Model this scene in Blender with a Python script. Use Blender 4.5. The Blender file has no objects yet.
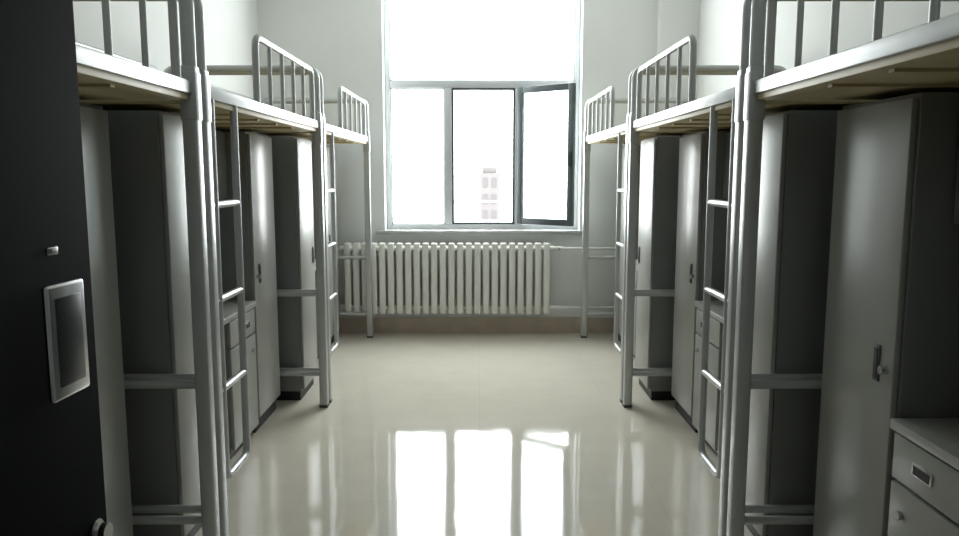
import bpy, math, bmesh
from mathutils import Vector, Matrix

scene = bpy.context.scene
scene.view_settings.view_transform = 'Standard'
scene.view_settings.look = 'None'
scene.view_settings.exposure = 0.0

# ------------------------------------------------------------------ materials
def new_mat(name):
    m = bpy.data.materials.new(name); m.use_nodes = True
    nt = m.node_tree
    return m, nt, nt.nodes['Principled BSDF']

def pmat(name, col, rough=0.5, metal=0.0, var=0.06, scale=6.0, bump=0.0, bscale=40.0, spec=0.5):
    m, nt, b = new_mat(name)
    tc = nt.nodes.new('ShaderNodeTexCoord')
    n = nt.nodes.new('ShaderNodeTexNoise'); n.inputs['Scale'].default_value = scale
    n.inputs['Detail'].default_value = 4
    nt.links.new(tc.outputs['Object'], n.inputs['Vector'])
    r = nt.nodes.new('ShaderNodeValToRGB')
    r.color_ramp.elements[0].position = 0.3; r.color_ramp.elements[1].position = 0.7
    r.color_ramp.elements[0].color = (*[c*(1-var) for c in col], 1)
    r.color_ramp.elements[1].color = (*[min(1, c*(1+var)) for c in col], 1)
    nt.links.new(n.outputs['Fac'], r.inputs['Fac'])
    nt.links.new(r.outputs['Color'], b.inputs['Base Color'])
    b.inputs['Roughness'].default_value = rough
    b.inputs['Metallic'].default_value = metal
    b.inputs['Specular IOR Level'].default_value = spec
    if bump > 0:
        n2 = nt.nodes.new('ShaderNodeTexNoise'); n2.inputs['Scale'].default_value = bscale
        nt.links.new(tc.outputs['Object'], n2.inputs['Vector'])
        bp = nt.nodes.new('ShaderNodeBump'); bp.inputs['Strength'].default_value = bump
        bp.inputs['Distance'].default_value = 0.01
        nt.links.new(n2.outputs['Fac'], bp.inputs['Height'])
        nt.links.new(bp.outputs['Normal'], b.inputs['Normal'])
    return m

M_wall = pmat('wall_paint', (0.79, 0.805, 0.79), 0.75, var=0.02, scale=1.5, bump=0.05)
M_ceil = pmat('ceiling_paint', (0.84, 0.84, 0.83), 0.85, var=0.02)
M_base = pmat('baseboard_tile', (0.58, 0.48, 0.39), 0.3, var=0.08, scale=10)
M_steel = pmat('painted_silver_steel', (0.50, 0.515, 0.51), 0.36, metal=0.35, var=0.04, scale=12)
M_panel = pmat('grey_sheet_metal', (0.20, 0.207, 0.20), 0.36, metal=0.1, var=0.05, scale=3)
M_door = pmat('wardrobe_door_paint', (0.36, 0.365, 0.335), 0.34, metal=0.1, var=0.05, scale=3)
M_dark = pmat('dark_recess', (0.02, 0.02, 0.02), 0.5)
M_inset = pmat('lock_inset', (0.05, 0.055, 0.06), 0.3)
M_rubber = pmat('rubber_foot', (0.10, 0.10, 0.10), 0.6)
M_chrome = pmat('chrome', (0.62, 0.63, 0.64), 0.25, metal=1.0, var=0.02)
M_rad = pmat('radiator_enamel', (0.80, 0.80, 0.76), 0.35, var=0.03)
M_frame = pmat('window_aluminium', (0.60, 0.62, 0.63), 0.4, metal=0.1, var=0.03)
M_sash_backlit = pmat('sash_aluminium_backlit_tone', (0.09, 0.105, 0.11), 0.4, metal=0.3, var=0.03)  # grey aluminium with its backlit darkness put into the base colour
M_sill = pmat('marble_sill', (0.45, 0.46, 0.45), 0.2, var=0.1, scale=8)
M_black = pmat('black_door_paint', (0.004, 0.004, 0.005), 0.75, var=0.1, spec=0.03)
M_bldg = pmat('distant_concrete', (0.062, 0.0595, 0.059), 0.9, var=0.05, scale=0.3, spec=0.0)
M_bwin = pmat('distant_window', (0.049, 0.047, 0.048), 0.9, spec=0.0)

def ply():
    m, nt, b = new_mat('plywood_board')
    tc = nt.nodes.new('ShaderNodeTexCoord'); mp = nt.nodes.new('ShaderNodeMapping')
    mp.inputs['Scale'].default_value = (14, 1.2, 14)
    n = nt.nodes.new('ShaderNodeTexNoise'); n.inputs['Scale'].default_value = 3; n.inputs['Detail'].default_value = 6
    r = nt.nodes.new('ShaderNodeValToRGB')
    r.color_ramp.elements[0].color = (0.40, 0.32, 0.16, 1); r.color_ramp.elements[1].color = (0.56, 0.46, 0.26, 1)
    nt.links.new(tc.outputs['Object'], mp.inputs['Vector']); nt.links.new(mp.outputs[0], n.inputs['Vector'])
    nt.links.new(n.outputs['Fac'], r.inputs['Fac']); nt.links.new(r.outputs[0], b.inputs['Base Color'])
    b.inputs['Roughness'].default_value = 0.5
    return m
M_ply = ply()

def floor_mat():
    m, nt, b = new_mat('polished_floor_tile')
    tc = nt.nodes.new('ShaderNodeTexCoord')
    br = nt.nodes.new('ShaderNodeTexBrick')
    br.offset = 0.0
    br.inputs['Scale'].default_value = 1.0
    br.inputs['Brick Width'].default_value = 0.8; br.inputs['Row Height'].default_value = 0.8
    br.inputs['Mortar Size'].default_value = 0.0015; br.inputs['Mortar Smooth'].default_value = 0.2
    br.inputs['Color1'].default_value = (0.65, 0.61, 0.52, 1)
    br.inputs['Color2'].default_value = (0.665, 0.625, 0.535, 1)
    br.inputs['Mortar'].default_value = (0.58, 0.54, 0.46, 1)
    nt.links.new(tc.outputs['Object'], br.inputs['Vector'])
    n = nt.nodes.new('ShaderNodeTexNoise'); n.inputs['Scale'].default_value = 5; n.inputs['Detail'].default_value = 8
    nt.links.new(tc.outputs['Object'], n.inputs['Vector'])
    r = nt.nodes.new('ShaderNodeValToRGB')
    r.color_ramp.elements[0].color = (0.9, 0.9, 0.9, 1); r.color_ramp.elements[1].color = (1.05, 1.05, 1.05, 1)
    nt.links.new(n.outputs['Fac'], r.inputs['Fac'])
    mx = nt.nodes.new('ShaderNodeMix'); mx.data_type = 'RGBA'; mx.blend_type = 'MULTIPLY'
    mx.inputs['Factor'].default_value = 1.0
    nt.links.new(br.outputs['Color'], mx.inputs['A']); nt.links.new(r.outputs[0], mx.inputs['B'])
    nt.links.new(mx.outputs['Result'], b.inputs['Base Color'])
    b.inputs['Roughness'].default_value = 0.06
    b.inputs['IOR'].default_value = 1.5
    n2 = nt.nodes.new('ShaderNodeTexNoise'); n2.inputs['Scale'].default_value = 3.0
    nt.links.new(tc.outputs['Object'], n2.inputs['Vector'])
    bp = nt.nodes.new('ShaderNodeBump'); bp.inputs['Strength'].default_value = 0.13; bp.inputs['Distance'].default_value = 0.01
    nt.links.new(n2.outputs['Fac'], bp.inputs['Height']); nt.links.new(bp.outputs['Normal'], b.inputs['Normal'])
    return m
M_floor = floor_mat()

def glass_mat():
    m = bpy.data.materials.new('window_glass'); m.use_nodes = True
    nt = m.node_tree; nt.nodes.clear()
    o = nt.nodes.new('ShaderNodeOutputMaterial'); mx = nt.nodes.new('ShaderNodeMixShader')
    t = nt.nodes.new('ShaderNodeBsdfTransparent'); g = nt.nodes.new('ShaderNodeBsdfGlossy')
    t.inputs[0].default_value = (0.93, 0.96, 0.96, 1); g.inputs['Roughness'].default_value = 0.02
    mx.inputs[0].default_value = 0.06
    nt.links.new(t.outputs[0], mx.inputs[1]); nt.links.new(g.outputs[0], mx.inputs[2]); nt.links.new(mx.outputs[0], o.inputs[0])
    return m
M_glass = glass_mat()

# ------------------------------------------------------------------ mesh builder
class MB:
    def __init__(self): self.bm = bmesh.new(); self.mats = []
    def mi(self, m):
        if m not in self.mats: self.mats.append(m)
        return self.mats.index(m)
    def _merge(self, tb, mat, smooth):
        i = self.mi(mat); mp = {}
        for v in tb.verts: mp[v] = self.bm.verts.new(v.co)
        for f in tb.faces:
            try: nf = self.bm.faces.new([mp[v] for v in f.verts])
            except ValueError: continue
            nf.material_index = i; nf.smooth = smooth
        tb.free()
    def box(self, x0, x1, y0, y1, z0, z1, mat, bev=0.0, seg=2, M=None):
        x0, x1 = min(x0, x1), max(x0, x1)
        tb = bmesh.new(); bmesh.ops.create_cube(tb, size=1)
        for v in tb.verts:
            v.co = Vector(((x0+x1)/2+v.co.x*(x1-x0), (y0+y1)/2+v.co.y*(y1-y0), (z0+z1)/2+v.co.z*(z1-z0)))
        if bev > 0:
            bmesh.ops.bevel(tb, geom=tb.edges[:], offset=bev, segments=seg, profile=0.5, affect='EDGES')
        if M is not None: bmesh.ops.transform(tb, matrix=M, verts=tb.verts)
        self._merge(tb, mat, False)
    def tube(self, path, r, mat, n=12, cap=True):
        P = [Vector(p) for p in path]
        tb = bmesh.new(); rings = []
        t0 = (P[1]-P[0]).normalized()
        up = Vector((0, 0, 1)) if abs(t0.z) < 0.9 else Vector((1, 0, 0))
        nrm = (up - t0*up.dot(t0)).normalized()
        for i, p in enumerate(P):
            if i == 0: t = t0
            elif i == len(P)-1: t = (P[i]-P[i-1]).normalized()
            else: t = ((P[i]-P[i-1]).normalized()+(P[i+1]-P[i]).normalized()).normalized()
            nrm = (nrm - t*nrm.dot(t)).normalized(); bn = t.cross(nrm)
            rings.append([tb.verts.new(p + (nrm*math.cos(a)+bn*math.sin(a))*r) for a in [2*math.pi*k/n for k in range(n)]])
        for a, b in zip(rings, rings[1:]):
            for k in range(n): tb.faces.new([a[k], a[(k+1) % n], b[(k+1) % n], b[k]])
        if cap: tb.faces.new(rings[0][::-1]); tb.faces.new(rings[-1])
        self._merge(tb, mat, True)
    def done(self, name, parent=None):
        me = bpy.data.meshes.new(name)
        bmesh.ops.recalc_face_normals(self.bm, faces=self.bm.faces)
        self.bm.to_mesh(me); self.bm.free()
        for m in self.mats: me.materials.append(m)
        try: me.set_sharp_from_angle(angle=math.radians(40))
        except Exception: pass
        o = bpy.data.objects.new(name, me); scene.collection.objects.link(o)
        if parent: o.parent = parent
        return o

def empty(name):
    e = bpy.data.objects.new(name, None); scene.collection.objects.link(e); e.empty_display_size = 0.1
    return e

def rounded(pts, r, seg=6):
    P = [Vector(p) for p in pts]; out = [P[0]]
    for i in range(1, len(P)-1):
        a = (P[i-1]-P[i]).normalized(); b = (P[i+1]-P[i]).normalized()
        s = P[i]+a*r; e = P[i]+b*r
        for k in range(seg+1):
            t = k/seg
            out.append(s*(1-t)**2 + P[i]*2*t*(1-t) + e*t*t)
    out.append(P[-1]); return out

# ------------------------------------------------------------------ room
XL, XR, YB, YF, H = -1.92, 1.87, 6.75, -0.12, 3.35
T = 0.25
WX0, WX1, WZ0, WZ1 = -0.845, 0.895, 0.93, 3.12

def simple(name, *boxes):
    mb = MB()
    for b in boxes: mb.box(*b)
    return mb.done(name)

simple('floor', (XL-T, XR+T, -2.4, YB+T, -0.12, 0.0, M_floor))
simple('ceiling', (XL-T, XR+T, -2.4, YB+T, H, H+0.15, M_ceil))
simple('wall_left', (XL-T, XL, -2.4, YB+T, 0, H, M_wall))
simple('wall_right', (XR, XR+T, -2.4, YB+T, 0, H, M_wall))
simple('wall_back', (XL, WX0, YB, YB+T, 0, H, M_wall), (WX1, XR, YB, YB+T, 0, H, M_wall),
       (WX0, WX1, YB, YB+T, 0, WZ0-0.03, M_wall), (WX0, WX1, YB, YB+T, WZ1, H, M_wall),
       (1.54, XR, YB-0.12, YB, 0, H, M_wall))
DX0, DX1, DH = -0.49, 0.47, 2.15
simple('wall_front', (XL, DX0, YF-0.2, YF, 0, H, M_wall), (DX1, XR, YF-0.2, YF, 0, H, M_wall), (DX0, DX1, YF-0.2, YF, DH, H, M_wall))
simple('wall_corridor', (XL, XR, -2.4, -2.25, 0, H, M_wall))
simple('baseboard_back', (XL+0.014, 1.52, YB-0.014, YB, 0, 0.14, M_base))
simple('baseboard_left', (XL, XL+0.012, YF, YB, 0, 0.14, M_base))
simple('baseboard_right', (XR-0.012, XR, YF, YB-0.12, 0, 0.14, M_base))
simple('trim_1', (DX0-0.06, DX0, YF, YF+0.015, 0, DH+0.06, M_black), (DX1, DX1+0.06, YF, YF+0.015, 0, DH+0.06, M_black),
       (DX0, DX1, YF, YF+0.015, DH, DH+0.06, M_black))

# ------------------------------------------------------------------ window
win = empty('window_1')
FY0, FY1 = 6.88, 6.95
mb = MB()
fw = 0.045
g = 0.002
mb.box(WX0+g, WX0+fw, FY0, FY1, WZ0+g, WZ1-g, M_frame, 0.004)
mb.box(WX1-fw, WX1-g, FY0, FY1, WZ0+g, WZ1-g, M_frame, 0.004)
mb.box(WX0+fw, WX1-fw, FY0, FY1, WZ0+g, WZ0+fw, M_frame, 0.004)
mb.box(WX0+fw, WX1-fw, FY0, FY1, WZ1-fw, WZ1-g, M_frame, 0.004)
mb.box(WX0+fw, WX1-fw, FY0, FY1, 2.195, 2.255, M_frame, 0.004)
mb.box(-0.315, -0.25, FY0, FY1, WZ0+fw, 2.195, M_frame, 0.004)
mb.box(0.32, 0.375, FY0, FY1, WZ0+fw, 2.195, M_frame, 0.004)
for (a, b, c, d) in [(WX0+fw, -0.315, WZ0+fw, 2.195), (0.375, WX1-fw, WZ0+fw, 2.195), (WX0+fw, WX1-fw, 2.255, WZ1-fw)]:
    for q in [(a, a+0.012, c, d), (b-0.012, b, c, d)]: mb.box(q[0], q[1], FY0+0.015, FY0+0.03, q[2], q[3], M_frame)
    for q in [(a, b, c, c+0.012), (a, b, d-0.012, d)]: mb.box(q[0], q[1], FY0+0.015, FY0+0.03, q[2], q[3], M_frame)
mb.box(-0.25, -0.23, FY0+0.01, FY1, WZ0+fw, 2.195, M_sash_backlit)
mb.box(0.30, 0.32, FY0+0.01, FY1, WZ0+fw, 2.195, M_sash_backlit)
mb.box(-0.23, 0.30, FY0+0.01, FY1, 2.175, 2.195, M_sash_backlit)
mb.box(-0.23, 0.30, FY0+0.01, FY1, WZ0+fw, WZ0+fw+0.02, M_sash_backlit)
mb.done('frame', win)
mb = MB()
for (a, b, c, d) in [(WX0+fw, -0.315, WZ0+fw, 2.195), (0.375, WX1-fw, WZ0+fw, 2.195), (WX0+fw, WX1-fw, 2.255, WZ1-fw)]:
    mb.box(a, b, FY0+0.032, FY0+0.037, c, d, M_glass)
mb.done('fixed_glass', win)
ang = math.radians(-38)
Mh = Matrix.Translation((0.348, 6.865, 0)) @ Matrix.Rotation(ang, 4, 'Z')
mb = MB()
SL, SZ0, SZ1, sw = 0.58, 0.985, 2.195, 0.055
mb.box(0, sw, -0.02, 0.02, SZ0, SZ1, M_sash_backlit, 0.003, M=Mh)
mb.box(SL-sw, SL, -0.02, 0.02, SZ0, SZ1, M_sash_backlit, 0.003, M=Mh)
mb.box(sw, SL-sw, -0.02, 0.02, SZ0, SZ0+sw, M_sash_backlit, 0.003, M=Mh)
mb.box(sw, SL-sw, -0.02, 0.02, SZ1-sw, SZ1, M_sash_backlit, 0.003, M=Mh)
mb.box(SL-0.035, SL-0.015, -0.05, -0.02, 1.50, 1.62, M_sash_backlit, 0.003, M=Mh)
mb.box(SL-0.035, SL-0.015, 0.02, 0.035, 1.50, 1.62, M_sash_backlit, 0.003, M=Mh)
mb.box(sw, SL-sw, -0.003, 0.003, SZ0+sw, SZ1-sw, M_glass, M=Mh)
mb.done('open_sash', win)
mb = MB()
for z in (1.0, 1.18):
    mb.tube([(-0.30, 7.05, z), (0.37, 7.05, z)], 0.007, M_frame, 8)
for x in (-0.28, -0.22, 0.29, 0.35): mb.tube([(x, 7.05, 1.0), (x, 7.05, 1.18)], 0.006, M_frame, 8)
mb.box(-0.31, -0.29, 6.95, 7.06, 0.98, 1.20, M_frame); mb.box(0.345, 0.365, 6.95, 7.06, 0.98, 1.20, M_frame)
mb.done('safety_rail', win)
mb = MB(); mb.box(WX0-0.08, WX1+0.05, 6.69, YB-0.001, WZ0-0.03, WZ0+0.002, M_sill, 0.006)
mb.box(WX0, WX1, YB-0.002, YB+T, WZ0-0.03, WZ0, M_sill)
mb.done('sill', win)

# ------------------------------------------------------------------ radiator
rad = empty('cast_iron_radiator')
mb = MB()
n = 24; X0, X1 = -1.20, 0.63; p = (X1-X0)/n
for i in range(n):
    c = X0+p*(i+0.5)
    for (ya, yb) in [(6.575, 6.610), (6.650, 6.685)]:
        mb.box(c-0.028, c+0.028, ya, yb, 0.20, 0.83, M_rad, 0.013, 3)
    mb.box(c-0.024, c+0.024, 6.600, 6.660, 0.745, 0.815, M_rad, 0.012, 2)
    mb.box(c-0.024, c+0.024, 6.600, 6.660, 0.215, 0.285, M_rad, 0.012, 2)
    mb.box(c-0.007, c+0.007, 6.605, 6.655, 0.28, 0.75, M_rad)
mb.done('sections', rad)
mb = MB()
mb.tube([(X0-0.03, 6.63, 0.78), (X1+0.03, 6.63, 0.78)], 0.024, M_rad)
mb.tube([(X0-0.03, 6.63, 0.25), (X1+0.03, 6.63, 0.25)], 0.024, M_rad)
for x in (-0.9, 0.3):
    mb.box(x-0.012, x+0.012, 6.64, YB-0.016, 0.70, 0.73, M_rad)
    mb.box(x-0.012, x+0.012, 6.64, YB-0.016, 0.29, 0.31, M_rad)
mb.done('headers', rad)
mb = MB()
mb.tube(rounded([(0.65, 6.63, 0.78), (1.49, 6.63, 0.78), (1.49, 6.63, 0.02)], 0.05), 0.012, M_rad)
mb.tube(rounded([(0.65, 6.63, 0.25), (1.42, 6.63, 0.25), (1.42, 6.63, 0.02)], 0.05), 0.012, M_rad)
mb.tube([(0.67, 6.63, 0.25), (0.73, 6.63, 0.25)], 0.020, M_rad)
mb.tube([(0.67, 6.63, 0.78), (0.73, 6.63, 0.78)], 0.020, M_rad)
mb.tube([(0.70, 6.63, 0.78), (0.70, 6.58, 0.78)], 0.010, M_chrome)
mb.done('heating_pipes', rad)

# ------------------------------------------------------------------ beds & furniture
def loft_bed(s, a0, y0, y1):
    e = empty('loft_bed')
    a1 = a0+0.88
    h = 0.025
    R = 1.70
    mb = MB()
    for a in (a0, a1):
        for y in (y0+h, y1-h):
            mb.box(s*a-h, s*a+h, y-h, y+h, 0.004, 1.80, M_steel, 0.007, 3)
            mb.box(s*a-h-.002, s*a+h+.002, y-h-.002, y+h+.002, 0.0, 0.02, M_rubber, 0.004)
            mb.box(s*a-h-.003, s*a+h+.003, y-h-.003, y+h+.003, 1.62, 1.78, M_steel, 0.006)
    for y in (y0+h, y1-h):
        mb.tube(rounded([(s*a0, y, 1.79), (s*a0, y, 2.05), (s*a1, y, 2.05), (s*a1, y, 1.79)], 0.06, 8), 0.0235, M_steel, 16)
        for z in (0.21, 0.71):
            mb.tube([(s*a0, y, z), (s*a1, y, z)], 0.015, M_steel)
        mb.box(s*a0, s*a1, y-0.015, y+0.015, R, R+0.05, M_steel, 0.004)
    mb.done('end_frames', e)
    mb = MB()
    for a in (a0, a1):
        mb.box(s*a-0.016, s*a+0.016, y0+2*h, y1-2*h, R+0.005, R+0.05, M_steel, 0.006)
    for k in range(1, 5):
        y = y0+0.2+(y1-y0-0.4)*k/5
        mb.box(s*(a0+.03), s*(a1-.03), y-0.012, y+0.012, R-0.022, R-0.013, M_ply)
    mb.done('side_rails', e)
    mb = MB()
    mb.box(s*(a0-0.004), s*(a1+0.004), y0+0.055, y1-0.055, R-0.014, R+0.006, M_ply, 0.002)
    mb.done('bed_board', e)
    mb = MB()
    for a in (a0, a1):
        ga, gb = (y0+0.70, y1-0.14)
        if a == a1: ga, gb = y0+0.14, y1-0.14
        mb.tube(rounded([(s*a, ga, R+0.045), (s*a, ga, 2.03), (s*a, gb, 2.03), (s*a, gb, R+0.045)], 0.06), 0.015, M_steel)
        nb = 4 if a == a0 else 2
        for k in range(1, nb+1):
            y = ga+(gb-ga)*k/(nb+1)
            mb.tube([(s*a, y, R+0.045), (s*a, y, 2.03)], 0.010, M_steel, 10)
    mb.done('guard_rail', e)
    mb = MB()
    la, lb = y0+0.115, y0+0.375
    mb.tube(rounded([(s*a0, la, R+0.01), (s*a0, la, 0.29), (s*a0, lb, 0.29), (s*a0, lb, R+0.01)], 0.05), 0.015, M_steel)
    for z in (1.33, 0.98, 0.64):
        mb.tube([(s*a0, la, z), (s*a0, lb, z)], 0.014, M_steel)
        mb.tube([(s*a0, y0+h, z), (s*a0, la, z)], 0.010, M_steel)
    mb.done('ladder', e)
    return e

def handle(mb, x, y, z, s, L=0.11):
    mb.box(x-s*0.006, x, y-0.016, y+0.016, z-L/2, z+L/2, M_rubber, 0.0025)
    mb.box(x-s*0.008, x-s*0.005, y-0.009, y+0.009, z-L/2+0.01, z+L/2-0.01, M_dark)

def unit(s, a0, wall, y0, y1):
    ab = wall-0.02
    c = empty('corner_locker')
    ya = y0+0.06; yb = y0+0.46
    af = a0+0.15
    mb = MB()
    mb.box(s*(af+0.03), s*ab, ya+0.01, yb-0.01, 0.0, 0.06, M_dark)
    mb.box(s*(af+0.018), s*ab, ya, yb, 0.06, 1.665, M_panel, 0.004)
    mb.done('body', c)
    mb = MB()
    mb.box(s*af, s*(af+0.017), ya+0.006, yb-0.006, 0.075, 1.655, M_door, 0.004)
    handle(mb, s*af, yb-0.06, 0.90, s, 0.11)
    mb.done('locker_door', c)
    d = empty('desk_with_drawers')
    dy0, dy1 = yb+0.01, y1-0.52
    df = a0+0.26
    mb = MB()
    mb.box(s*(df-0.01), s*ab, dy0, dy1, 0.725, 0.755, M_door, 0.004)
    mb.box(s*(df+0.02), s*ab, dy0, dy0+0.02, 0.0, 0.725, M_panel)
    pw = 0.42
    mb.box(s*(df+0.02), s*ab, dy1-pw, dy1, 0.05, 0.725, M_panel, 0.002)
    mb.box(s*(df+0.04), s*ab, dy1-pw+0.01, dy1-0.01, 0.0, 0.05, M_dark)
    mb.box(s*(ab-0.02), s*ab, dy0+0.02, dy1-pw, 0.30, 0.725, M_panel)
    mb.done('desk_body', d)
    mb = MB()
    for (za, zb) in [(0.585, 0.715), (0.06, 0.575)]:
        mb.box(s*(df+0.001), s*(df+0.02), dy1-pw+0.006, dy1-0.006, za, zb, M_door, 0.004)
        zc = (za+zb)/2 if zb > 0.7 else zb-0.08
        yc = dy1-pw/2
        if zb > 0.7:
            yc = dy1-0.155
            mb.box(s*(df-0.004), s*(df+0.001), yc-0.045, yc+0.045, zc-0.018, zc+0.018, M_chrome, 0.002)
            mb.box(s*(df-0.006), s*(df-0.003), yc-0.036, yc+0.036, zc-0.012, zc+0.012, M_dark)
        else:
            mb.tube([(s*(df+0.001), yc+0.14, zc), (s*(df-0.012), yc+0.14, zc)], 0.012, M_chrome)
    mb.done('drawer_fronts', d)
    mb = MB()
    hf = df+0.12
    mb.box(s*(ab-0.015), s*ab, dy0, dy1, 0.755, 1.30, M_panel)
    mb.box(s*(hf+0.02), s*ab, dy0, dy1, 1.30, 1.665, M_panel, 0.003)
    mid = (dy0+dy1)/2
    mb.box(s*hf, s*(hf+0.018), dy0+0.005, mid-0.003, 1.31, 1.655, M_panel, 0.003)
    mb.box(s*hf, s*(hf+0.018), mid+0.003, dy1-0.005, 1.31, 1.655, M_panel, 0.003)
    for yy in (mid-0.05, mid+0.05): handle(mb, s*hf, yy, 1.40, s, 0.08)
    mb.done('overhead_cabinet', d)
    w = empty('metal_wardrobe')
    wy0, wy1 = y1-0.51, y1-0.055
    wf = df
    mb = MB()
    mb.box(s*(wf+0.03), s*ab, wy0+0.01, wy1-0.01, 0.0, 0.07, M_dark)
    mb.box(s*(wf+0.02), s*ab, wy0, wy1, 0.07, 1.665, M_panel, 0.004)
    mb.done('body', w)
    mb = MB()
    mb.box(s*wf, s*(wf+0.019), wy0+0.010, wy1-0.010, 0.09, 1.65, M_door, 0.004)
    handle(mb, s*wf, wy0+0.095, 0.89, s, 0.11)
    mb.tube([(s*(wf+0.002), wy0+0.045, 0.88), (s*(wf-0.02), wy0+0.045, 0.88)], 0.013, M_chrome)
    mb.done('wardrobe_door', w)

rows = [(0.66, 2.60), (2.64, 4.58), (4.62, 6.56)]
for s, a0, wall in ((-1, 0.965, 1.92), (1, 0.92, 1.87)):
    for y0, y1 in rows:
        loft_bed(s, a0, y0, y1)
        unit(s, a0, wall, y0, y1)

# ------------------------------------------------------------------ door (open, left of the camera)
dr = empty('door_1')
hx, hy = -0.463, YF+0.018
ex, ey = -0.430, 0.83
L = math.hypot(ex-hx, ey-hy); th = math.atan2(ey-hy, ex-hx)
Md = Matrix.Translation((hx, hy, 0)) @ Matrix.Rotation(th, 4, 'Z')
mb = MB()
mb.box(0, L, 0.0, 0.045, 0.012, 2.12, M_black, 0.003, M=Md)
for (za, zb) in ((0.2, 0.95), (1.40, 1.98)):
    mb.box(0.14, L-0.2, -0.006, 0.0, za, zb, M_black, 0.004, M=Md)
mb.done('leaf', dr)
mb = MB()
lc = L-0.062
mb.box(lc-0.033, lc+0.033, -0.008, 0.0, 1.218, 1.338, M_chrome, 0.004, 3, M=Md)
mb.box(lc-0.022, lc+0.022, -0.0095, -0.007, 1.232, 1.324, M_inset, 0.001, M=Md)
mb.done('lock_case', dr)
mb = MB()
mb.box(lc-0.02, lc-0.002, -0.003, 0.0, 1.367, 1.375, M_chrome, 0.001, M=Md)
def dp(x, y, z): return Md @ Vector((x, y, z))
mb.tube([dp(lc+0.035, 0, 1.05), dp(lc+0.035, -0.003, 1.05)], 0.014, M_chrome, 20)
mb.tube([dp(lc+0.035, -0.003, 1.05), dp(lc+0.035, -0.008, 1.05)], 0.006, M_chrome, 16)
mb.tube([dp(lc+0.035, -0.008, 1.05), dp(lc+0.035, -0.012, 1.05), dp(lc+0.035, -0.015, 1.05)], 0.010, M_chrome, 20)
mb.done('knob', dr)
mb = MB()
for z in (0.3, 1.1, 1.85):
    mb.tube([dp(-0.004, 0.0, z), dp(-0.004, 0.0, z+0.1)], 0.008, M_chrome)
mb.done('hinges', dr)

# ------------------------------------------------------------------ distant building
mb = MB()
D = 150
mb.box(0.0, 4.0, D, D+10, -25, 1.2, M_bldg)
mb.box(0.6, 3.4, D+1, D+8, 1.2, 2.4, M_bldg)
for k in range(6):
    z = -1.6-k*3.2
    mb.box(0.7, 1.6, D-0.1, D+0.1, z, z+1.8, M_bwin); mb.box(2.4, 3.3, D-0.1, D+0.1, z, z+1.8, M_bwin)
mb.done('apartment_building')

# ------------------------------------------------------------------ light
w = bpy.data.worlds.new('overcast_sky'); scene.world = w; w.use_nodes = True
bg = w.node_tree.nodes['Background']
bg.inputs[0].default_value = (0.985, 0.995, 1.0, 1); bg.inputs[1].default_value = 16.0
al = bpy.data.lights.new('window_daylight_portal', 'AREA'); al.shape = 'RECTANGLE'
al.size = 1.78; al.size_y = 2.2; al.cycles.is_portal = True
ao = bpy.data.objects.new('window_daylight_portal', al); scene.collection.objects.link(ao)
ao.location = (0.02, 7.02, 2.02); ao.rotation_euler = (math.radians(-90), 0, 0)

# ------------------------------------------------------------------ camera
cam = bpy.data.cameras.new('camera'); co = bpy.data.objects.new('camera', cam); scene.collection.objects.link(co)
cam.sensor_width = 36; cam.lens = 36*755/959; cam.clip_start = 0.02; cam.clip_end = 500
co.location = (0, 0, 1.45); co.rotation_euler = (math.radians(90-7.25), 0, 0)
scene.camera = co
